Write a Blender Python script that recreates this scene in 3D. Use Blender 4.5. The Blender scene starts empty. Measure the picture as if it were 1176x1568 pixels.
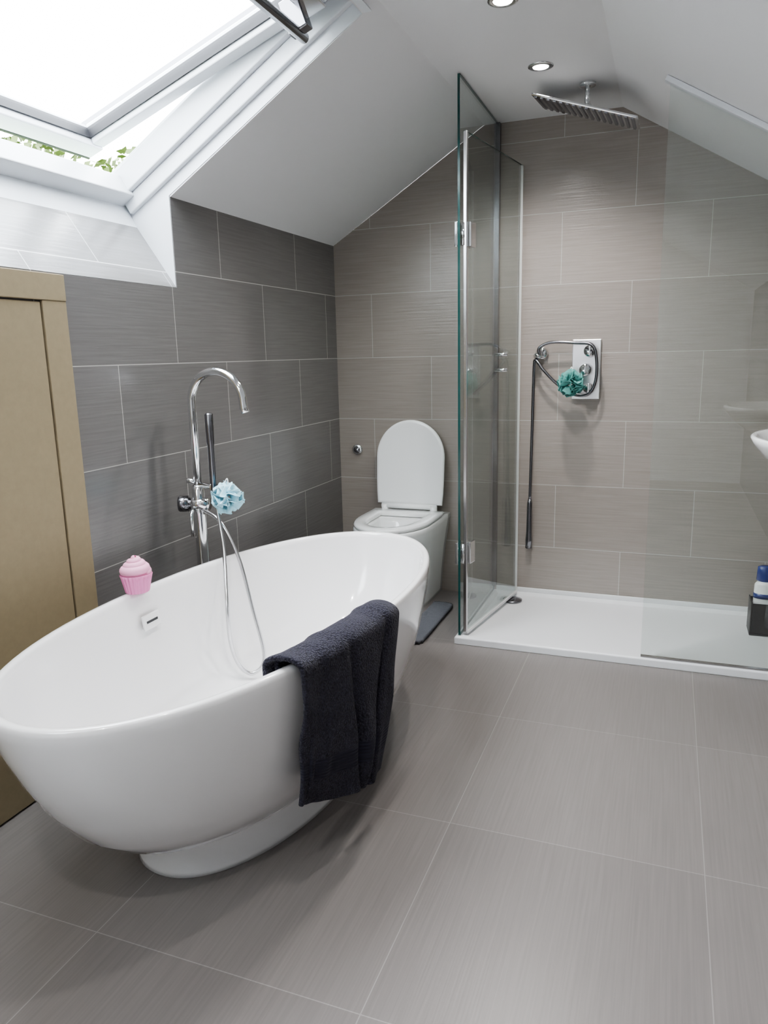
import bpy, bmesh, math, random
from mathutils import Vector, Matrix, noise
random.seed(7)
scene = bpy.context.scene
scene.view_settings.view_transform = 'AgX'
try: scene.view_settings.look = 'AgX - Medium High Contrast'
except Exception as e: print(e)
scene.view_settings.exposure = 0.58

# ------------------------------------------------------------------ helpers
def empty(name, loc=(0,0,0)):
    e = bpy.data.objects.new(name, None); e.location = loc
    e.empty_display_size = 0.1
    scene.collection.objects.link(e); return e

def mk(name, verts, faces, mat, parent=None, smooth=False, bevel=0, seg=2, sub=0, solid=0, mats=None, recalc=True):
    me = bpy.data.meshes.new(name)
    me.from_pydata([tuple(v) for v in verts], [], faces)
    if recalc:
        bm = bmesh.new(); bm.from_mesh(me)
        bmesh.ops.recalc_face_normals(bm, faces=bm.faces)
        bm.to_mesh(me); bm.free()
    ob = bpy.data.objects.new(name, me)
    scene.collection.objects.link(ob)
    if mats:
        for m in mats: me.materials.append(m)
    else:
        me.materials.append(mat)
    if smooth:
        for p in me.polygons: p.use_smooth = True
    if solid:
        m = ob.modifiers.new('solid', 'SOLIDIFY'); m.thickness = solid; m.offset = 0
    if bevel:
        m = ob.modifiers.new('bevel', 'BEVEL'); m.width = bevel; m.segments = seg; m.limit_method = 'ANGLE'; m.angle_limit = math.radians(40)
    if sub:
        m = ob.modifiers.new('sub', 'SUBSURF'); m.levels = sub; m.render_levels = sub
    if parent: ob.parent = parent
    return ob

BF = [(0,1,2,3),(7,6,5,4),(0,4,5,1),(1,5,6,2),(2,6,7,3),(3,7,4,0)]
def mapbox(name, fn, a0,a1,b0,b1,c0,c1, mat, parent=None, bevel=0, seg=2):
    c = [(a0,b0,c0),(a1,b0,c0),(a1,b1,c0),(a0,b1,c0),(a0,b0,c1),(a1,b0,c1),(a1,b1,c1),(a0,b1,c1)]
    return mk(name, [fn(*p) for p in c], BF, mat, parent, bevel=bevel, seg=seg)
ident = lambda x,y,z:(x,y,z)
def box(name, x0,x1,y0,y1,z0,z1, mat, parent=None, bevel=0, seg=2):
    return mapbox(name, ident, x0,x1,y0,y1,z0,z1, mat, parent, bevel, seg)

def loft(name, rings, mat, parent=None, cap0=True, cap1=True, smooth=True, bevel=0, closed=True, sub=0):
    n = len(rings[0]); vs = []; fs = []
    for r in rings: vs += [tuple(p) for p in r]
    for i in range(len(rings)-1):
        for j in range(n if closed else n-1):
            k = (j+1) % n
            fs.append((i*n+j, i*n+k, (i+1)*n+k, (i+1)*n+j))
    if cap0: fs.append(tuple(range(n))[::-1])
    if cap1: fs.append(tuple((len(rings)-1)*n+j for j in range(n)))
    return mk(name, vs, fs, mat, parent, smooth=smooth, bevel=bevel, sub=sub)

def catmull(pts, n=8):
    P = [Vector(p) for p in pts]; P = [P[0]*2-P[1]] + P + [P[-1]*2-P[-2]]
    out = []
    for i in range(1, len(P)-2):
        p0,p1,p2,p3 = P[i-1:i+3]
        for k in range(n):
            t = k/n
            out.append(0.5*((2*p1)+(p2-p0)*t+(2*p0-5*p1+4*p2-p3)*t*t+(3*p1-p0-3*p2+p3)*t**3))
    out.append(P[-2]); return out

def tube(name, pts, r, mat, parent=None, n=14):
    P = [Vector(p) for p in pts]
    rr = r if isinstance(r, (list,tuple)) else [r]*len(P)
    up = None; rings = []
    for i,p in enumerate(P):
        t = (P[min(i+1,len(P)-1)]-P[max(i-1,0)]).normalized()
        if up is None:
            up = t.cross(Vector((0.123,1,0.05)))
            if up.length < .1: up = t.cross(Vector((1,0,0)))
            up.normalize()
        up = (up - t*up.dot(t)).normalized(); s = t.cross(up)
        rings.append([p+(up*math.cos(a)+s*math.sin(a))*rr[i] for a in [2*math.pi*j/n for j in range(n)]])
    return loft(name, rings, mat, parent)

def lathe(name, prof, origin, axis, mat, parent=None, n=32, flute=None):
    ax = Vector(axis).normalized(); u = ax.cross(Vector((0.2,1,0.1)))
    if u.length<.2: u = ax.cross(Vector((1,0,0)))
    u.normalize(); w = ax.cross(u); o = Vector(origin); rings = []
    for (r,h) in prof:
        ring = []
        for j in range(n):
            a = 2*math.pi*j/n
            q = r*(1+(flute[1]*math.cos(flute[0]*a) if flute else 0))
            ring.append(o+ax*h+(u*math.cos(a)+w*math.sin(a))*q)
        rings.append(ring)
    return loft(name, rings, mat, parent)

# ------------------------------------------------------------------ materials
def srgb(r,g,b):
    f = lambda c: (c/255/12.92) if c/255 <= .04045 else ((c/255+.055)/1.055)**2.4
    return (f(r),f(g),f(b),1)
def new_mat(name):
    m = bpy.data.materials.new(name); m.use_nodes = True
    nt = m.node_tree; b = nt.nodes['Principled BSDF']; return m, nt, b
def setp(b, **k):
    for a,v in k.items():
        a = a.replace('_',' ')
        if a in b.inputs: b.inputs[a].default_value = v
def simple(name, col, rough=.5, metal=0, bump=0, bscale=80, vary=0.0, **k):
    m, nt, b = new_mat(name)
    b.inputs['Base Color'].default_value = col
    b.inputs['Roughness'].default_value = rough; b.inputs['Metallic'].default_value = metal
    setp(b, **k)
    tc = nt.nodes.new('ShaderNodeTexCoord'); nz = nt.nodes.new('ShaderNodeTexNoise')
    nz.inputs['Scale'].default_value = bscale; nz.inputs['Detail'].default_value = 3
    nt.links.new(tc.outputs['Object'], nz.inputs['Vector'])
    if vary:
        mx = nt.nodes.new('ShaderNodeMix'); mx.data_type='RGBA'
        mx.inputs['A'].default_value = tuple(c*(1-vary) for c in col[:3])+(1,)
        mx.inputs['B'].default_value = tuple(min(1,c*(1+vary)) for c in col[:3])+(1,)
        nt.links.new(nz.outputs['Fac'], mx.inputs['Factor'])
        nt.links.new(mx.outputs['Result'], b.inputs['Base Color'])
    if bump:
        bp = nt.nodes.new('ShaderNodeBump'); bp.inputs['Strength'].default_value = bump
        bp.inputs['Distance'].default_value = .002
        nt.links.new(nz.outputs['Fac'], bp.inputs['Height']); nt.links.new(bp.outputs['Normal'], b.inputs['Normal'])
    return m

def tile_mat(name, ua, va, uo, vo, w, h, off, col, grout, su, sv, rough=.38, mortar=.0014, bumps=.25, spec=.5):
    m, nt, b = new_mat(name); N = nt.nodes; L = nt.links
    tc = N.new('ShaderNodeTexCoord'); sp = N.new('ShaderNodeSeparateXYZ'); L.new(tc.outputs['Object'], sp.inputs[0])
    def add(sock, o):
        q = N.new('ShaderNodeMath'); q.operation='ADD'; L.new(sock, q.inputs[0]); q.inputs[1].default_value = o; return q.outputs[0]
    cb = N.new('ShaderNodeCombineXYZ')
    L.new(add(sp.outputs[ua], uo), cb.inputs[0]); L.new(add(sp.outputs[va], vo), cb.inputs[1])
    br = N.new('ShaderNodeTexBrick'); L.new(cb.outputs[0], br.inputs['Vector'])
    br.offset = off; br.offset_frequency = 2; br.squash = 1
    br.inputs['Scale'].default_value = 1; br.inputs['Mortar Size'].default_value = mortar
    br.inputs['Mortar Smooth'].default_value = .1
    br.inputs['Brick Width'].default_value = w; br.inputs['Row Height'].default_value = h
    br.inputs['Color1'].default_value = tuple(c*.96 for c in col[:3])+(1,)
    br.inputs['Color2'].default_value = tuple(c*1.04 for c in col[:3])+(1,)
    br.inputs['Mortar'].default_value = grout
    mp = N.new('ShaderNodeMapping'); L.new(cb.outputs[0], mp.inputs['Vector'])
    mp.inputs['Scale'].default_value = (su, sv, 1)
    nz = N.new('ShaderNodeTexNoise'); nz.inputs['Scale'].default_value = 1; nz.inputs['Detail'].default_value = 4
    L.new(mp.outputs[0], nz.inputs['Vector'])
    rp = N.new('ShaderNodeMapRange'); rp.inputs['From Min'].default_value=.3; rp.inputs['From Max'].default_value=.7
    rp.inputs['To Min'].default_value=.93; rp.inputs['To Max'].default_value=1.07
    L.new(nz.outputs['Fac'], rp.inputs['Value'])
    mu = N.new('ShaderNodeVectorMath'); mu.operation='SCALE'
    L.new(br.outputs['Color'], mu.inputs[0]); L.new(rp.outputs[0], mu.inputs['Scale'])
    L.new(mu.outputs[0], b.inputs['Base Color'])
    sb = N.new('ShaderNodeMath'); sb.operation='MULTIPLY_ADD'; L.new(br.outputs['Fac'], sb.inputs[0]); sb.inputs[1].default_value=-1.0
    L.new(nz.outputs['Fac'], sb.inputs[2])
    bp = N.new('ShaderNodeBump'); bp.inputs['Strength'].default_value=bumps; bp.inputs['Distance'].default_value=.002
    L.new(sb.outputs[0], bp.inputs['Height']); L.new(bp.outputs['Normal'], b.inputs['Normal'])
    b.inputs['Roughness'].default_value = rough; setp(b, Specular_IOR_Level=spec)
    return m

GR = srgb(176,173,169)
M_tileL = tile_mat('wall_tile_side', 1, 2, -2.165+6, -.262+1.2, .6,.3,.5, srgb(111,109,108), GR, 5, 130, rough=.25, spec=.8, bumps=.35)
M_sill_lit = tile_mat('sill_tile_lit', 1, 2, -2.165+6, -.262+1.2, .6,.3,.5, srgb(140,139,139), srgb(215,215,215), 5, 130, rough=.22, spec=1.0, bumps=.3)  # wall tile copy, colour and grout lightened for the skylight falling on it
M_tileB_lit = tile_mat('wall_tile_back_lit', 0, 2, 1.374+6, -.262+1.2, .6,.3,.5, srgb(151,143,137), srgb(182,178,173), 5, 130, rough=.25, spec=.8, bumps=.35)  # same tile as the side walls, colour lightened for the light it gets
M_floor = tile_mat('floor_tile', 1, 0, -1.64+12, .467+6, .6,.6,0, srgb(122,117,115), srgb(146,142,139), 4, 160, rough=.33, mortar=.0012, bumps=.15)
M_paint = simple('white_paint', srgb(230,230,231), .6, bump=.05, bscale=120)
M_frame = simple('white_lacquer', srgb(222,225,229), .3)
M_ceram = simple('white_ceramic', srgb(238,239,239), .08, Coat_Weight=.5)
M_tub = simple('white_acrylic', srgb(232,231,231), .12, Coat_Weight=.6)
M_tray = simple('tray_stone_resin', srgb(222,223,225), .35, bump=.05, bscale=200)
M_chrome = simple('chrome', (.78,.79,.80,1), .07, 1)
M_plate = simple('polished_plate', (.93,.93,.94,1), .25, .8)
M_dchrome = simple('dark_chrome', (.25,.25,.27,1), .2, 1)
M_steelb = simple('brushed_steel', (.62,.62,.63,1), .22, 1)
M_black = simple('black_plastic', (.012,.012,.014,1), .4)
M_gasket = simple('rubber_gasket', (.03,.03,.035,1), .5)
M_edge = simple('glass_edge_green', (.015,.07,.065,1), .12)
M_mdf = simple('mdf_board', srgb(142,129,104), .7, bump=.1, bscale=60, vary=.1)
M_blue = simple('light_blue_mesh', srgb(176,218,230), .6)
M_teal = simple('teal_mesh', srgb(96,158,152), .6)
M_pinkl = simple('pink_icing', srgb(234,170,200), .55)
M_pink = simple('pink_case', srgb(230,140,190), .5)
M_navy = simple('navy_bottle', srgb(24,50,120), .25)
M_wht = simple('white_plastic', srgb(235,235,235), .35)
M_mat = simple('mat_pile', srgb(100,102,108), .95, bump=1.0, bscale=260, vary=.35)
M_leaf = simple('leaves', srgb(80,96,46), .6, vary=.6, bscale=6)
M_bark = simple('bark', srgb(80,62,48), .9, bump=.5)
M_lawn = simple('lawn', srgb(90,120,60), .95, vary=.3, bscale=3)

def towel_mat():
    m, nt, b = new_mat('charcoal_terry'); N=nt.nodes; L=nt.links
    b.inputs['Roughness'].default_value=1; setp(b, Sheen_Weight=.12, Sheen_Roughness=.5)
    setp(b, Specular_IOR_Level=.1)
    tc=N.new('ShaderNodeTexCoord'); vz=N.new('ShaderNodeTexVoronoi'); vz.inputs['Scale'].default_value=230
    L.new(tc.outputs['Object'], vz.inputs['Vector'])
    mx=N.new('ShaderNodeMix'); mx.data_type='RGBA'
    mx.inputs['A'].default_value=srgb(66,65,78); mx.inputs['B'].default_value=srgb(27,27,34)
    L.new(vz.outputs['Distance'], mx.inputs['Factor'])
    at=N.new('ShaderNodeAttribute'); at.attribute_name='band'
    g1=N.new('ShaderNodeMath'); g1.operation='GREATER_THAN'; g1.inputs[1].default_value=.78; L.new(at.outputs['Fac'],g1.inputs[0])
    g2=N.new('ShaderNodeMath'); g2.operation='LESS_THAN'; g2.inputs[1].default_value=.87; L.new(at.outputs['Fac'],g2.inputs[0])
    gm=N.new('ShaderNodeMath'); gm.operation='MULTIPLY'; L.new(g1.outputs[0],gm.inputs[0]); L.new(g2.outputs[0],gm.inputs[1])
    sn=N.new('ShaderNodeMath'); sn.operation='MULTIPLY'; sn.inputs[1].default_value=440; L.new(at.outputs['Fac'],sn.inputs[0])
    s2=N.new('ShaderNodeMath'); s2.operation='SINE'; L.new(sn.outputs[0],s2.inputs[0])
    s3=N.new('ShaderNodeMath'); s3.operation='MULTIPLY_ADD'; s3.inputs[1].default_value=.2; s3.inputs[2].default_value=.3; L.new(s2.outputs[0],s3.inputs[0])
    mh=N.new('ShaderNodeMix'); L.new(gm.outputs[0],mh.inputs['Factor']); L.new(vz.outputs['Distance'],mh.inputs['A']); L.new(s3.outputs[0],mh.inputs['B'])
    mc=N.new('ShaderNodeMix'); mc.data_type='RGBA'; L.new(gm.outputs[0],mc.inputs['Factor']); L.new(mx.outputs['Result'],mc.inputs['A']); mc.inputs['B'].default_value=srgb(44,44,56)
    L.new(mc.outputs['Result'], b.inputs['Base Color'])
    bp=N.new('ShaderNodeBump'); bp.inputs['Strength'].default_value=.9; bp.inputs['Distance'].default_value=.003; bp.invert=True
    L.new(mh.outputs['Result'], bp.inputs['Height']); L.new(bp.outputs['Normal'], b.inputs['Normal'])
    return m
M_towel = towel_mat()

def glass_mat(name, tint, refl=1.0):
    m = bpy.data.materials.new(name); m.use_nodes=True; nt=m.node_tree; N=nt.nodes; L=nt.links
    N.remove(N['Principled BSDF']); out=N['Material Output']
    t=N.new('ShaderNodeBsdfTransparent'); t.inputs[0].default_value=tint
    g=N.new('ShaderNodeBsdfGlossy'); g.inputs['Roughness'].default_value=0.0
    geo=N.new('ShaderNodeNewGeometry')
    io=N.new('ShaderNodeMath'); io.operation='MULTIPLY_ADD'; io.inputs[1].default_value=1/1.5-1.5; io.inputs[2].default_value=1.5
    L.new(geo.outputs['Backfacing'], io.inputs[0])
    f=N.new('ShaderNodeFresnel'); L.new(io.outputs[0], f.inputs['IOR'])
    mu=N.new('ShaderNodeMath'); mu.operation='MULTIPLY'; mu.inputs[1].default_value=refl; L.new(f.outputs[0], mu.inputs[0]); mu.use_clamp=True
    mx=N.new('ShaderNodeMixShader'); L.new(mu.outputs[0], mx.inputs[0]); L.new(t.outputs[0], mx.inputs[1]); L.new(g.outputs[0], mx.inputs[2])
    L.new(mx.outputs[0], out.inputs[0]); return m
M_glass = glass_mat('shower_glass', (.945,.97,.96,1), 1.1)
M_glassF = glass_mat('shower_glass_front', (.945,.97,.96,1), 1.9)
M_pane = glass_mat('window_glass', (.98,.99,1,1), .6)
m, nt, b = new_mat('downlight_lens'); b.inputs['Emission Color'].default_value=(1,.97,.92,1); b.inputs['Emission Strength'].default_value=8
M_lens = m

# ------------------------------------------------------------------ room shell
XL, XR, YB, YF = -1.566, .62, 3.48, -1.5
ZC, X1, X2 = 2.15, -.823, -.24
ZL = 1.697; ZR = ZC-.6*(XR-X2)
W0, W1 = 1.05, 2.19
V0, V1 = -1.25, .10
ZS = 1.41
box('floor', XL-.05,XR+.05,YF-.05,YB+.05,-.08,0, M_floor)

def prism_y(name, prof, y0, y1, mat, parent=None):
    n=len(prof); vs=[(x,y0,z) for x,z in prof]+[(x,y1,z) for x,z in prof]
    fs=[tuple(range(n)), tuple(range(2*n-1,n-1,-1))]+[(i,(i+1)%n,n+(i+1)%n,n+i) for i in range(n)]
    return mk(name, vs, fs, mat, parent)
prof=[(XL,0),(XL,ZL),(X1,ZC),(X2,ZC),(XR,ZR),(XR,0)]
prism_y('wall_back', prof, YB, YB+.06, M_tileB_lit)
prism_y('wall_front', prof, YF-.06, YF, M_paint)
def multi(name, boxes, mat, fn=ident, parent=None):
    vs=[];fs=[]
    for (a0,a1,b0,b1,c0,c1) in boxes:
        o=len(vs); c=[(a0,b0,c0),(a1,b0,c0),(a1,b1,c0),(a0,b1,c0),(a0,b0,c1),(a1,b0,c1),(a1,b1,c1),(a0,b1,c1)]
        vs+=[fn(*p) for p in c]; fs+=[tuple(i+o for i in f) for f in BF]
    return mk(name, vs, fs, mat, parent)
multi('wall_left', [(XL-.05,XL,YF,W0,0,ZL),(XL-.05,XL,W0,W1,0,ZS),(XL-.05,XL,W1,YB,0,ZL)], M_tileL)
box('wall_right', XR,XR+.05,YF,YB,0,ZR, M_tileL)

TH=math.atan(.61); cu,su_=math.cos(TH),math.sin(TH)
def P(u,y,n): return (XL+u*cu-n*su_, y, ZL+u*su_+n*cu)
UL=(X1-XL)/cu
UT=.815
TR=math.atan(.6); cr,sr=math.cos(TR),math.sin(TR)
def Q(r,y,n): return (X2+r*cr+n*sr, y, ZC-r*sr+n*cr)
RL=(XR-X2)/cr
vs=[];fs=[]
def addb(fn,a0,a1,b0,b1,c0,c1):
    o=len(vs); c=[(a0,b0,c0),(a1,b0,c0),(a1,b1,c0),(a0,b1,c0),(a0,b0,c1),(a1,b0,c1),(a1,b1,c1),(a0,b1,c1)]
    vs.extend([fn(*p) for p in c]); fs.extend([tuple(i+o for i in f) for f in BF])
addb(ident,X1,X2,YF,YB,ZC,ZC+.04)
addb(P,0,UL,YF,V0,0,.04); addb(P,0,UL,V1,W0-.001,0,.04); addb(P,0,.06,V0,V1,0,.04); addb(P,.80,UL,V0,V1,0,.04)
addb(P,0,UL,W1+.001,YB,0,.04); addb(P,UT,UL,W0-.001,W1+.001,0,.04)
addb(Q,0,RL,YF,YB,0,.04)
mk('ceiling', vs, fs, M_paint)

# skylight
win = empty('window_1', P(.33,1.62,.15)); winv=Vector(win.location)
kids=[]
def W(o): kids.append(o); return o
A0,A1=P(-.164,0,0),P(-.145,0,.2)
T0,T1=P(UT,0,0.002),P(UT,0,.2)
e_=.003
for nm,y in (('reveal_right',W1),('reveal_left',W0)):
    B0=P(0,0,.003)
    pr=[(XL-e_,B0[2]+.001),(XL-e_,ZS+.002),(A0[0],A0[2]),(A1[0],A1[2]),(T1[0],T1[2]),(T0[0],T0[2])]
    y0,y1=(y-.0015,y+.03) if y==W1 else (y-.03,y+.0015)
    W(prism_y(nm, pr, y0,y1, M_frame))
W(prism_y('reveal_top', [(T0[0],T0[2]),(T1[0],T1[2]),(T1[0]+.03,T1[2]),(T0[0]+.03,T0[2])], W0,W1, M_frame))
W(prism_y('tiled_sill', [(XL-.0005,ZS+.001),(A0[0],A0[2]),(A0[0]-.03,A0[2]-.03),(XL-.03,ZS+.001)], W0,W1, M_sill_lit))
W(prism_y('reveal_bottom', [(A0[0],A0[2]),(A1[0],A1[2]),(A1[0]-.04,A1[2]-.03),(A0[0]-.03,A0[2]-.03)], W0,W1, M_frame))
W(mapbox('frame_bottom',P,-.17,-.10,W0,W1,.075,.15,M_frame,bevel=.004))
W(mapbox('frame_right',P,-.15,UT,W1-.04,W1,.09,.17,M_frame,bevel=.004))
W(mapbox('frame_right_step',P,-.15,UT,W1-.02,W1,.04,.09,M_frame,bevel=.004))
W(mapbox('frame_left',P,-.15,UT,W0,W0+.04,.09,.17,M_frame,bevel=.004))
W(mapbox('frame_top',P,UT-.03,UT,W0,W1,.13,.2,M_frame,bevel=.004))
W(mapbox('frame_bottom_flashing',P,-.20,-.145,W0,W1,.15,.165,M_gasket))
AL=math.radians(11.7)
def S(s,y,mm): return P(.33+s*math.cos(AL)+mm*math.sin(AL), y, .19-s*math.sin(AL)+mm*math.cos(AL))
sy0,sy1=W0+.045,W1-.045
W(mapbox('sash_bottom',S,-.492,-.43,sy0,sy1,-.035,.035,M_frame,bevel=.004))
W(mapbox('sash_bottom_seal',S,-.500,-.4925,sy0,sy1,-.035,.03,M_gasket))
W(mapbox('sash_top',S,.42,.475,sy0,sy1,-.03,.035,M_frame,bevel=.004))
W(mapbox('sash_right',S,-.43,.42,sy1-.05,sy1,-.03,.035,M_frame,bevel=.004))
W(mapbox('sash_left',S,-.43,.42,sy0,sy0+.05,-.03,.035,M_frame,bevel=.004))
W(mapbox('gasket_bottom',S,-.432,-.424,sy0+.05,sy1-.05,-.012,.02,M_gasket))
W(mapbox('gasket_right',S,-.43,.42,sy1-.056,sy1-.05,-.012,.02,M_gasket))
W(mapbox('cover_flashing_right',S,-.50,.42,sy1-.045,sy1+.012,.036,.05,M_dchrome))
W(mapbox('pane',S,-.43,.42,sy0+.05,sy1-.05,.0,.006,M_pane))
bar=[S(.36,y,-.115) for y in (sy0+.05, sy1-.06)]
W(tube('vent_bar',[bar[0],bar[1]],.015,M_steelb))
for y in (sy0+.12,sy1-.10):
    W(mapbox('bar_bracket',S,.34,.40,y-.02,y+.02,-.12,-.03,M_dchrome,bevel=.004))
W(mapbox('vent_flap',S,.38,.44,sy0+.06,sy1-.02,-.055,-.03,M_steelb,bevel=.004))
for (u,n) in ((-.10,.055),(.0,.065)):
    pc=P(u,W1-.003,n); W(lathe('screw_cap',[(0,0),(.006,0),(.005,.002),(0,.0025)],pc,(0,-1,0),M_steelb,None,12))
for o in kids:
    o.parent=win; o.matrix_parent_inverse=Matrix.Translation(-winv)

# unseen skylight added behind the camera, same slope, as fill light
fill_win=empty('fill_window')
for nm,a in (('frame_a',(.06,.10,V0,V1)),('frame_b',(.76,.80,V0,V1)),('frame_c',(.10,.76,V0,V0+.04)),('frame_d',(.10,.76,V1-.04,V1))):
    mapbox(nm,P,a[0],a[1],a[2],a[3],.0,.08,M_frame,fill_win)
mapbox('pane',P,.10,.76,V0+.04,V1-.04,.04,.046,M_pane,fill_win)

# MDF access door on left wall
acc=empty('door_1')
xf=XL+.001
box('frame_top',xf,xf+.012,.30,1.667,1.336,1.406,M_mdf,acc,.002)
box('frame_right',xf,xf+.010,1.582,1.667,.0,1.336,M_mdf,acc,.002)
box('frame_left',xf,xf+.010,.30,.38,.0,1.336,M_mdf,acc,.002)
box('door_panel',xf,xf+.007,.385,1.577,.006,1.331,M_mdf,acc,.002)

# ------------------------------------------------------------------ shower
TZ=.032
tray=empty('shower_tray')
tx0,tx1,ty0,ty1=-.777,XR-.001,2.803,YB-.001
def rect(x0,x1,y0,y1,z): return [(x0,y0,z),(x1,y0,z),(x1,y1,z),(x0,y1,z)]
loft('tray_body',[rect(tx0,tx1,ty0,ty1,0),rect(tx0,tx1,ty0,ty1,TZ-.004),rect(tx0+.004,tx1-.004,ty0+.004,ty1-.004,TZ),
  rect(tx0+.032,tx1-.03,ty0+.032,ty1-.02,TZ),rect(tx0+.045,tx1-.04,ty0+.045,ty1-.035,TZ-.011),rect(-.62,-.50,3.10,3.25,TZ-.015)],M_tray,tray,smooth=False,bevel=.003)
box('upstand_back',tx0+.03,tx1,ty1-.012,ty1,TZ,TZ+.022,M_tray,tray,.003)
lathe('drain_cover',[(.0,.003),(.045,.003),(.045,.009),(.03,.012),(.0,.012)],(-.645,3.36,TZ-.014),(0,0,1),M_dchrome,tray)

def glass_panel(name, pts, thick_dir, mat_parent, gm=None):
    d=Vector(thick_dir); n=len(pts)
    vs=[Vector(p) for p in pts]+[Vector(p)+d for p in pts]
    fs=[tuple(range(n)),tuple(range(2*n-1,n-1,-1))]+[(i,(i+1)%n,n+(i+1)%n,n+i) for i in range(n)]
    o=mk(name,vs,fs,None,mat_parent,mats=[gm or M_glass,M_edge])
    for i,p in enumerate(o.data.polygons): p.material_index = 0 if i<2 else 1
    return o
G0=TZ+.002
scr=empty('shower_screen')
zt=lambda x: ZC-.6*(x-X2)
glass_panel('glass',[(-.05,2.816,G0),(XR-.002,2.816,G0),(XR-.002,2.816,zt(XR)-.004),(-.05,2.816,zt(-.05)-.004)],(0,.008,0),scr,M_glassF)
ra=(-.05-X2)/cr
mapbox('ceiling_channel',Q,ra-.01,RL-.004,2.803,2.837,-.018,-.001,M_frame,scr,.002)
box('bottom_seal',-.05,XR-.002,2.812,2.828,TZ+.001,TZ+.006,M_steelb,scr)
scr2=empty('shower_screen.001')
glass_panel('glass',[(-.764,2.82,G0),(-.764,YB-.016,G0),(-.764,YB-.016,ZC-.004),(-.764,2.82,ZC-.004)],(.009,0,0),scr2)
box('wall_channel',-.772,-.745,YB-.03,YB-.002,TZ+.024,ZC-.003,M_dchrome,scr2,.002)
door=empty('shower_door')
h0=Vector((-.742,2.845,0)); dd=Vector((.155,.988,0)).normalized(); nn=Vector((dd.y,-dd.x,0))
def D(a,b,z): return tuple(h0+dd*a+nn*b+Vector((0,0,z)))
DZ=TZ+.012
glass_panel('glass',[D(0,0,DZ),D(.60,0,DZ),D(.60,0,1.96),D(0,0,1.96)],nn*.008,door)
mapbox('hinge_seal',D,-.012,.004,-.003,.011,DZ,1.96,M_steelb,door,.002)
mapbox('edge_seal',D,.598,.606,-.001,.009,DZ,1.96,M_wht,door,.002)
mapbox('bottom_sweep',D,0,.60,-.003,.011,TZ+.002,DZ+.003,M_wht,door,.002)
for i,z in enumerate((1.607,.38)):
    mapbox('hinge_plate_a_%d'%i,D,.006,.055,.009,.021,z-.045,z+.045,M_chrome,door,.003)
    mapbox('hinge_plate_b_%d'%i,D,.006,.055,-.012,-.001,z-.045,z+.045,M_chrome,door,.003)
    box('hinge_wing_%d'%i,-.778,-.765,2.822,2.872,z-.045,z+.045,M_chrome,door,.003)
    tube('hinge_pin_%d'%i,[(-.748,2.838,z-.04),(-.748,2.838,z+.04)],.009,M_chrome,door)
for zz in (1.165,1.10):
    tube('door_pull',[D(.37,-.022,zz),D(.37,.034,zz)],.008,M_chrome,door)

# rain shower head (tilted on its ball joint)
sh=empty('rain_shower_head')
c=Vector((-.345,3.12,2.045))
RM=Matrix.Rotation(math.radians(18),3,'Y')@Matrix.Rotation(math.radians(6.5),3,'X')@Matrix.Rotation(math.radians(3),3,'Z')
def H(a,b_,z): return tuple(c+RM@Vector((a,b_,z)))
mapbox('plate',H,-.195,.195,-.15,.15,0,.009,M_chrome,sh,.003)
for i in range(16):
    x=-.178+i*.0237
    mapbox('nozzle_strip_%d'%i,H,x-.005,x+.005,-.14,.14,-.004,.0005,M_dchrome,sh)
lathe('ball_joint',[(.0,0),(.022,0),(.024,.006),(.016,.02),(.010,.028),(0,.028)],(c.x,c.y,2.052),(0,0,1),M_chrome,sh)
tube('arm',[(c.x,c.y,2.07),(c.x,c.y,2.138)],.010,M_chrome,sh)
lathe('ceiling_rose',[(.0,0),(.03,0),(.03,.01),(.0,.0115)],(c.x,c.y,2.137),(0,0,1),M_chrome,sh)

# mixer
mix=empty('shower_mixer')
yw=YB-.002
box('plate',-.414,-.291,yw-.012,yw,.96,1.222,M_plate,mix,.003)
for i,(x,z,r) in enumerate(((-.335,1.172,.027),(-.352,1.09,.027),(-.335,1.008,.024))):
    lathe('knob_%d'%i,[(0,0),(r,.0),(r,.03),(r*.9,.036),(0,.037)],(x,yw-.012,z),(0,-1,0),M_chrome,mix)
    box('knob_lever_%d'%i,x-.004,x+.004,yw-.062,yw-.046,z-.02,z+.024,M_chrome,mix,.002)
lathe('holder_disc',[(0,0),(.028,0),(.028,.02),(.02,.03),(0,.03)],(-.548,yw,1.165),(0,-1,0),M_chrome,mix)
tube('holder_ring',[(-.552,yw-.03,1.165),(-.565,yw-.055,1.15)],.016,M_chrome,mix)
y=yw-.058
pts=[(-.552,y,1.16),(-.552,y,1.19),(-.50,y,1.212),(-.40,y,1.208),(-.325,y-.01,1.196),(-.303,y-.01,1.13),(-.305,y-.01,1.04),(-.335,y-.01,.985),(-.40,y,.985),(-.47,y,1.03),(-.53,y,1.09),(-.568,y+.01,1.135),(-.577,y+.015,1.10),(-.580,y+.02,.9),(-.583,y+.02,.7),(-.586,y+.02,.49)]
tube('hose',catmull(pts,8),.0068,M_dchrome,mix,10)
tube('handset',[(-.586,y+.02,.50),(-.586,y+.02,.48),(-.587,y+.02,.34),(-.587,y+.02,.30),(-.587,y+.02,.262)],[.008,.012,.013,.016,.016],M_dchrome,mix)

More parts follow.
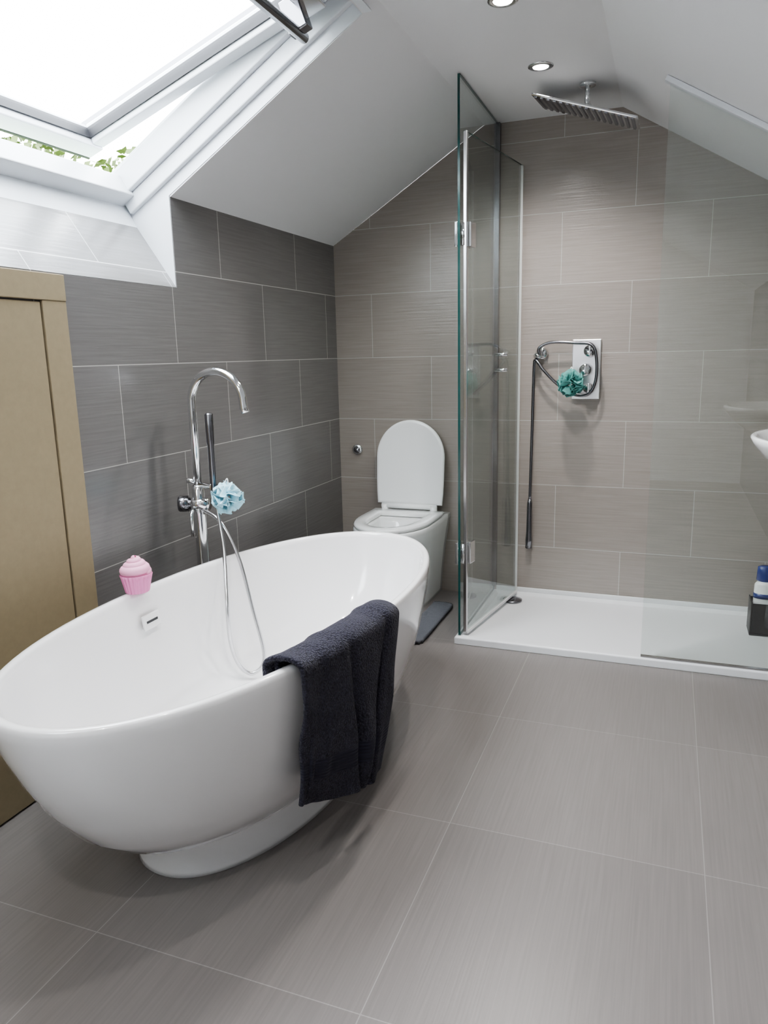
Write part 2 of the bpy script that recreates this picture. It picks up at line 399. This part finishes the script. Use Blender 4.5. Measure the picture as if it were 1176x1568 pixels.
# loofah poufs
def pouf(name, cc, R, mat):
    e=empty(name,cc); vs=[];fs=[]; rnd=random.Random(int(R*1e4)+len(name))
    N=26
    for i in range(N):
        zz=1-2*(i+.5)/N; ph=i*2.39996
        d=Vector((math.sqrt(1-zz*zz)*math.cos(ph),math.sqrt(1-zz*zz)*math.sin(ph),zz))
        u=d.orthogonal().normalized(); u=(Matrix.Rotation(rnd.random()*6.28,3,d)@u); w=d.cross(u)
        K=18; o=len(vs); ph2=rnd.random()*6; amp=.16+.1*rnd.random()
        for j in range(K+1):
            s=(j/K-.5)*2
            for k in range(5):
                q=k/4
                off=u*s*R*.62 + w*(math.sin(s*4.5+ph2)*R*amp*(.3+1.1*q)) + w*(q*q)*R*.22
                rad=R*(.35+.66*q)*(1-.25*s*s)
                vs.append(d*rad+off)
        for j in range(K):
            for k in range(4):
                a0=o+j*5+k; fs.append((a0,a0+1,a0+6,a0+5))
    o=mk('ruffles',vs,fs,mat,e,smooth=True,recalc=False)
    m=o.modifiers.new('s','SOLIDIFY'); m.thickness=.0012
    tube('cord',catmull([(0,0,R*.6),(.005,.0,R*1.0),(.0,.004,R*1.25),(-.006,0,R*1.0),(0,0,R*.6)],6),.0018,M_wht,e,8)
    return e
pouf('shower_pouf',(-.402,3.355,1.035),.056,M_teal)
pouf('shower_pouf.001',(-1.312,2.02,.735),.050,M_blue)

# caddy and bottle
cad=empty('shower_caddy'); cx,cy=.425,3.26; cz=TZ-.011
for nm,b6 in (('bottom',(cx-.07,cx+.09,cy-.055,cy+.055,cz,cz+.008)),('side_l',(cx-.07,cx-.064,cy-.055,cy+.055,cz+.008,cz+.14)),('side_r',(cx+.084,cx+.09,cy-.055,cy+.055,cz+.008,cz+.14)),('front',(cx-.064,cx+.084,cy-.055,cy-.049,cz+.008,cz+.135)),('back',(cx-.064,cx+.084,cy+.049,cy+.055,cz+.008,cz+.135))):
    box(nm,*b6,M_black,cad,.002)
bt=empty('shampoo_bottle',(0,0,-.016))
def el(cx,cy,a,b_,z,n=28): return [(cx+a*math.cos(2*math.pi*i/n),cy+b_*math.sin(2*math.pi*i/n),z) for i in range(n)]
bx,by=.405,3.26
loft('body',[el(bx,by,.028,.02,.047),el(bx,by,.036,.025,.055),el(bx,by,.040,.027,.15),el(bx,by,.038,.025,.24),el(bx,by,.028,.02,.255)],M_wht,bt)
loft('cap',[el(bx,by,.026,.02,.256),el(bx,by,.034,.021,.26),el(bx,by,.031,.02,.315),el(bx,by,.02,.015,.32)],M_navy,bt)
loft('label',[el(bx,by,.0405,.0275,.185),el(bx,by,.0400,.0270,.205)],M_navy,bt)

# ------------------------------------------------------------------ bathtub
tub=empty('bathtub',(-1.02,1.70,0)); RT=math.radians(-4)
def ER(hw,hl,z,n=96,ex=2.12):
    out=[]
    for i in range(n):
        a=2*math.pi*i/n; c_,s_=math.cos(a),math.sin(a)
        x=hw*math.copysign(abs(c_)**(2/ex),c_); y=hl*math.copysign(abs(s_)**(2/ex),s_)
        out.append((x*math.cos(RT)-y*math.sin(RT), x*math.sin(RT)+y*math.cos(RT), z))
    return out
prof_t=[(.20,.43,.085),(.245,.505,.10),(.283,.580,.14),(.315,.648,.20),(.340,.702,.28),(.357,.744,.36),(.369,.777,.44),(.3745,.795,.50),(.3755,.80,.522),
 (.374,.798,.532),(.369,.793,.536),(.358,.782,.536),(.352,.776,.532),(.349,.772,.52),(.343,.758,.46),(.330,.722,.36),(.312,.675,.27),(.285,.62,.205),(.245,.55,.168),(.19,.46,.152),(.10,.25,.147)]
loft('shell',[ER(*p) for p in prof_t],M_tub,tub)
loft('plinth',[ER(.232,.470,0),ER(.231,.468,.012),ER(.222,.458,.06),ER(.220,.455,.105)],M_tub,tub)
lathe('waste',[(0,0),(.032,0),(.03,.006),(0,.008)],(0.0,.0,.147),(0,0,1),M_chrome,tub)
def OV(a,b_,d):
    base=Vector((-.3375,-.05,.445)); vy=Vector((.0,1,0)); vu=Vector((-.13,0,.99)); vn=Vector((.99,0,.13))
    return tuple(base+vy*a+vu*b_+vn*d)
mapbox('overflow_plate',OV,-.036,.036,-.022,.022,.001,.008,M_tub,tub,.002)
mapbox('overflow_slot',OV,-.024,.024,-.003,.004,.0075,.0088,M_black,tub)

rim_pts=[(p[0]-1.02,p[1]+1.70) for p in ER(.375,.80,0,720)]
rim_pts=[p for p in rim_pts if p[0]>-1.05]
def rimx(y):
    r=sorted(rim_pts,key=lambda p:abs(p[1]-y))[:2]; return (r[0][0]+r[1][0])/2
tw=empty('bath_towel')
def towel_layer(name,y0t,y1t,y0b,y1b,zb0,zb1,extra,seed,inner=.14):
    NU,NV=56,80; vs=[];fs=[];bd=[]
    for i in range(NU+1):
        t=i/NU; yt=y0t+(y1t-y0t)*t; yb=y0b+(y1b-y0b)*t; xr=rimx(yt); zb=zb0+(zb1-zb0)*t
        zb+= -.016*math.sin(t*math.pi)-.004*t**6
        for j in range(NV+1):
            s=j/NV
            if s<.2:
                q=s/.2; x=xr-.046-extra; z=(.536-inner)+(inner)*q+.001; yy=yt; fo=.3
            elif s<.34:
                q=(s-.2)/.14; a=math.pi*(1-q); R=.033+extra
                x=xr-.013+R*math.cos(a); z=.534+ (.013+extra)*math.sin(a)+.001; yy=yt; fo=.35
            else:
                q=(s-.34)/.66
                z=.536+(zb-.536)*q; x=xr+.020+extra-.03*q*q*(1 if extra<.01 else .9); yy=yt+(yb-yt)*(q**.8); fo=.35+1.1*q
            wob=math.sin(t*6.5+seed+s*1.5)*.009+noise.noise(Vector((t*5,s*3,seed)))*.014+noise.noise(Vector((t*11,s*7,seed+3)))*.004
            crease=-.020*math.exp(-((t-.30-.32*s)/.035)**2)-.016*math.exp(-((t-.86+.16*s)/.03)**2)
            x+= (wob+crease)*fo
            if s<.34: z+=wob*.5*(1 if s>.15 else 0)
            if s>.34: x=max(x, xr+.012-.05*((s-.34)/.66)**2)
            yy+=noise.noise(Vector((t*3,s*6,seed+5)))*.010*(s)
            vs.append((x,yy,z)); bd.append(s)
    for i in range(NU):
        for j in range(NV):
            a0=i*(NV+1)+j; fs.append((a0,a0+1,a0+NV+2,a0+NV+1))
    o=mk(name,vs,fs,M_towel,tw,smooth=True)
    at=o.data.attributes.new('band','FLOAT','POINT')
    for k,v in enumerate(bd): at.data[k].value=v
    m=o.modifiers.new('s','SOLIDIFY'); m.thickness=.012; m.offset=0
    m=o.modifiers.new('b','SUBSURF'); m.levels=1; m.render_levels=1
    return o
towel_layer('under_layer',1.30,1.675,1.32,1.60,.21,.15,.0,1.0)
towel_layer('outer_layer',1.28,1.685,1.30,1.615,.205,.135,.011,2.3,.10)

# pink cupcake bath bomb on rim
cup=empty('cupcake_bath_bomb',(-1.375,1.63,.5365))
lathe('case',[(0,0),(.030,0),(.032,.002),(.040,.04),(.043,.052),(.0,.052)],(0,0,0),(0,0,1),M_pink,cup,n=96,flute=(22,.05))
pts=[];rr=[]
for i in range(140):
    t=i/139; a=t*2*math.pi*3.6; r=.034*(1-t)**.75
    pts.append((r*math.cos(a),r*math.sin(a),.056+.042*t)); rr.append(.0155*(1-.45*t)*min(1,.35+t*9))
tube('icing_swirl',pts,rr,M_pinkl,cup,14)
lathe('icing_core',[(0,.045),(.036,.05),(.034,.065),(.02,.085),(0,.1)],(0,0,0),(0,0,1),M_pinkl,cup)

# freestanding bath tap
tap=empty('freestanding_bath_tap',(-1.457,2.07,0))
arch=[(0,0,.70),(0,0,1.03)]+[( .1-.1*math.cos(a), -.012*(a/math.pi), 1.035+.1*math.sin(a)) for a in [math.pi*k/20 for k in range(0,20)]]+[(.203,-.014,1.02),(.208,-.014,1.005)]
tube('spout',arch,.0135,M_chrome,tap,18)
tube('riser',[(0,0,.012),(0,0,.60),(0,0,.66),(0,0,.76),(0,0,.765)],[.021,.021,.021,.021,.016],M_chrome,tap,20)
lathe('floor_flange',[(0,0),(.045,0),(.045,.01),(.03,.016),(0,.016)],(0,0,0),(0,0,1),M_chrome,tap)
tube('valve_body',[(-.045,-.01,.70),(.04,0,.70)],.021,M_chrome,tap,20)
lathe('valve_knob',[(0,0),(.027,0),(.027,.03),(.024,.034),(0,.034)],(-.035,-.008,.70),(-.9,-.45,0),M_dchrome,tap)
tube('diverter',[(0,0,.775),(-.03,-.02,.78)],.009,M_chrome,tap)
tube('lever',[(-.01,-.02,.69),(.0,-.05,.67),(.008,-.06,.60)],.006,M_chrome,tap)
tube('handset_bracket',[(0,0,.765),(.07,-.025,.765),(.082,-.03,.765)],[.009,.009,.016],M_chrome,tap)
tube('handset',[(.082,-.03,.745),(.082,-.03,.76),(.082,-.03,.90),(.082,-.03,.91),(.082,-.03,1.0),(.082,-.03,1.005)],[.009,.011,.011,.0135,.0135,.010],M_dchrome,tap)
hp=[(-1.375,2.04,.745),(-1.362,2.035,.68),(-1.325,1.998,.565),(-1.262,1.90,.42),(-1.252,1.89,.30),(-1.238,1.91,.215),(-1.205,1.935,.182),(-1.178,1.965,.23),(-1.228,1.992,.382),(-1.290,2.025,.54),(-1.36,2.04,.65),(-1.44,2.06,.685)]
tube('hose',[Vector(p)-Vector((-1.457,2.07,0)) for p in catmull(hp,10)],.0062,M_steelb,tap,10)

# ------------------------------------------------------------------ toilet
wc=empty('toilet',(-1.165,0,0))
def DR(hw,yf,yb,z,k=1.15):
    ym=min(yf+hw*k*1.25, yb-.02); pts=[]
    for i in range(6): pts.append((-hw,yb+(ym-yb)*i/6,z))
    for i in range(29):
        a=math.pi*i/28; pts.append((-hw*math.cos(a),ym-(ym-yf)*max(0,math.sin(a))**.95,z))
    for i in range(1,7): pts.append((hw,ym+(yb-ym)*i/6,z))
    return pts
yb=YB-.002
loft('pan',[DR(.135,3.08,yb,0),DR(.137,3.075,yb,.02),DR(.145,3.05,yb,.12),DR(.158,3.01,yb,.24),DR(.173,2.955,yb,.33),DR(.183,2.925,yb,.385),DR(.183,2.922,yb,.402),DR(.179,2.928,yb-.003,.408),
  DR(.118,2.985,3.28,.408),DR(.112,2.995,3.27,.39),DR(.10,3.02,3.25,.30),DR(.06,3.08,3.20,.22)],M_ceram,wc)
loft('seat',[DR(.176,2.932,3.38,.411),DR(.180,2.928,3.385,.417),DR(.180,2.928,3.385,.424),DR(.172,2.936,3.375,.431),DR(.125,2.985,3.31,.431),DR(.116,2.994,3.30,.425),DR(.116,2.994,3.30,.411)],M_ceram,wc,cap0=False,cap1=False)
tube('hinge_bar',[(-.14,3.385,.445),(.14,3.385,.445)],.014,M_ceram,wc)
for sx in (-1,1): tube('hinge_%d'%sx,[(sx*.125,3.385,.41),(sx*.125,3.385,.452)],.018,M_ceram,wc)
def LR(k,d):
    pts=[]; hw=.173*k
    z0=.455+(1-k)*.17
    prof=[(-.166*k,z0),(-.170*k,z0+.06),(-.172*k,z0+.12)]
    for i in range(31):
        a=math.pi*i/30; prof.append((-hw*math.cos(a), .685+.178*k*math.sin(a)))
    prof+=[(.172*k,z0+.12),(.170*k,z0+.06),(.166*k,z0)]
    for x,z in prof:
        pts.append((x, 3.395+d+(z-.45)*.09, z))
    return pts
loft('lid',[LR(.96,.011),LR(.99,.009),LR(1,.004),LR(1,-.004),LR(.985,-.009),LR(.93,-.0105),LR(.90,-.0095)],M_ceram,wc)
fl=empty('flush_button')
lathe('rim',[(0,0),(.027,0),(.027,.006),(.022,.010),(0,.010)],(-1.469,YB-.001,.707),(0,-1,0),M_chrome,fl)
lathe('push',[(0,.01),(.017,.01),(.015,.015),(0,.016)],(-1.469,YB-.001,.707),(0,-1,0),M_dchrome,fl)

# bath mat (U-shaped around pan foot)
vs=[];fs=[];idx={}
x0,x1,y0,y1=-1.42,-.90,2.74,3.25; NX,NY=64,64
def keep(i,j):
    x=x0+(x1-x0)*(i+.5)/NX; y=y0+(y1-y0)*(j+.5)/NY
    if y>3.02 and abs(x+1.165)<.165: return False
    if y>2.93 and math.hypot((x+1.165)/.165,(y-3.02)/.09)<1: return False
    for cx_,cy_,sx,sy in ((x0,y0,1,1),(x1,y0,-1,1),(x0,y1,1,-1),(x1,y1,-1,-1)):
        rx=(x-cx_)*sx; ry=(y-cy_)*sy
        if rx<.04 and ry<.04 and math.hypot(.04-rx,.04-ry)>.04: return False
    return True
def vid(i,j):
    if (i,j) not in idx:
        x=x0+(x1-x0)*i/NX; y=y0+(y1-y0)*j/NY
        idx[(i,j)]=len(vs); vs.append((x,y,.012+.004*noise.noise(Vector((x*60,y*60,0)))))
    return idx[(i,j)]
for i in range(NX):
    for j in range(NY):
        if keep(i,j): fs.append((vid(i,j),vid(i+1,j),vid(i+1,j+1),vid(i,j+1)))
o=mk('bath_mat',vs,fs,M_mat,None,smooth=True); m=o.modifiers.new('s','SOLIDIFY'); m.thickness=.014; m.offset=0

# ------------------------------------------------------------------ washbasin (pedestal) on right wall
wb=empty('washbasin')
bx0,by0=.415,2.22
def E2(a,b_,z,cx=None):
    c0=bx0 if cx is None else cx
    return [(min(c0+a*math.cos(2*math.pi*i/48),XR-.002),by0+b_*math.sin(2*math.pi*i/48),z) for i in range(48)]
loft('bowl',[E2(.07,.09,.79,.47),E2(.12,.16,.82,.45),E2(.165,.22,.87,.425),E2(.196,.262,.918),E2(.204,.272,.935),E2(.200,.268,.94),E2(.185,.25,.938),E2(.165,.225,.91),E2(.12,.17,.87),E2(.05,.08,.85)],M_ceram,wb)
loft('pedestal',[E2(.09,.11,0,.52),E2(.085,.10,.05,.52),E2(.065,.075,.3,.52),E2(.065,.075,.6,.515),E2(.08,.10,.80,.49)],M_ceram,wb)
tube('tap',catmull([(.585,2.22,.935),(.585,2.22,1.03),(.55,2.22,1.07),(.49,2.22,1.05)],6),.012,M_chrome,wb)

# downlights
for i,(x,y,pw) in enumerate(((-.481,2.883,36),(-.50,2.335,30),(-.50,1.2,20),(-.50,.1,26))):
    e=empty('recessed_downlight' if i==0 else 'recessed_downlight.%03d'%i,(x,y,ZC))
    lathe('bezel',[(.028,-.002),(.029,-.005),(.043,-.004),(.045,-.001),(.045,.0),(.028,.0)],(0,0,0),(0,0,1),M_chrome,e)
    lathe('lens',[(0,-.0045),(.027,-.0045),(.027,-.0025),(0,-.0025)],(0,0,0),(0,0,1),M_lens,e)
    ld=bpy.data.lights.new('bulb','SPOT'); ld.energy=pw; ld.spot_size=math.radians(155); ld.spot_blend=1; ld.shadow_soft_size=.03; ld.color=(1,.965,.93)
    lo=bpy.data.objects.new('bulb',ld); scene.collection.objects.link(lo); lo.parent=e; lo.location=(0,0,-.04)

# ------------------------------------------------------------------ outside
box('ground_lawn',-40,40,-40,40,-3.2,-3.1,M_lawn)
tree=empty('garden_tree')
tube('trunk',[(-5.6,5.6,-3.1),(-5.6,5.6,0),(-5.5,5.7,1.6)],[.22,.16,.10],M_bark,tree)
vs=[];fs=[]
for i in range(18000):
    th=random.random()*6.283; r=random.random()**.4
    ph=math.acos(1-2*random.random())
    a=r*math.sin(ph)*math.cos(th)*3.2; b_=r*math.sin(ph)*math.sin(th)*1.1; z=1.90+r*math.cos(ph)*1.25
    p=Vector((-5.5,5.4,z))+Vector((.72,.69,0))*a*.9+Vector((-.69,.72,0))*b_
    p.z+=.3*noise.noise(Vector((a*2,b_,0)))
    n_=Vector((random.gauss(0,1),random.gauss(0,1),random.gauss(0,1))).normalized(); u=n_.orthogonal().normalized()*.045; w=n_.cross(u)*.6
    o=len(vs); vs+=[p-u,p+w,p+u,p-w]; fs.append((o,o+1,o+2,o+3))
mk('foliage',vs,fs,M_leaf,tree,recalc=False)

# world + soft daylight
w=bpy.data.worlds.new('sky'); scene.world=w; w.use_nodes=True
bg=w.node_tree.nodes['Background']; bg.inputs[0].default_value=(.92,.965,1,1); bg.inputs[1].default_value=10
sd=bpy.data.lights.new('daylight','SUN'); sd.energy=5; sd.angle=math.radians(60); sd.color=(.97,.98,1)
so=bpy.data.objects.new('daylight',sd); scene.collection.objects.link(so)
so.rotation_euler=Vector((.55,.12,-.83)).to_track_quat('-Z','Y').to_euler(); so.location=(-3,1,5)

# ------------------------------------------------------------------ camera
f=1140.; yaw=math.radians(20.97); th=math.atan(1140/5397.); roll=.0226
F=Vector((-math.sin(yaw),math.cos(yaw),0)); R=Vector((math.cos(yaw),math.sin(yaw),0)); DN=Vector((0,0,-1))
ax=F*math.cos(th)+DN*math.sin(th); dwn=-F*math.sin(th)+DN*math.cos(th)
cr_=(R+dwn*roll).normalized(); cup_=-(dwn-R*roll).normalized(); back=-ax
M=Matrix((cr_,cup_,back)).transposed().to_4x4(); M.translation=Vector((0,0,1.175))
cd=bpy.data.cameras.new('camera'); cd.sensor_fit='HORIZONTAL'; cd.sensor_width=36; cd.lens=36*f/1176; cd.clip_start=.02
co=bpy.data.objects.new('camera',cd); scene.collection.objects.link(co); co.matrix_world=M
scene.camera=co
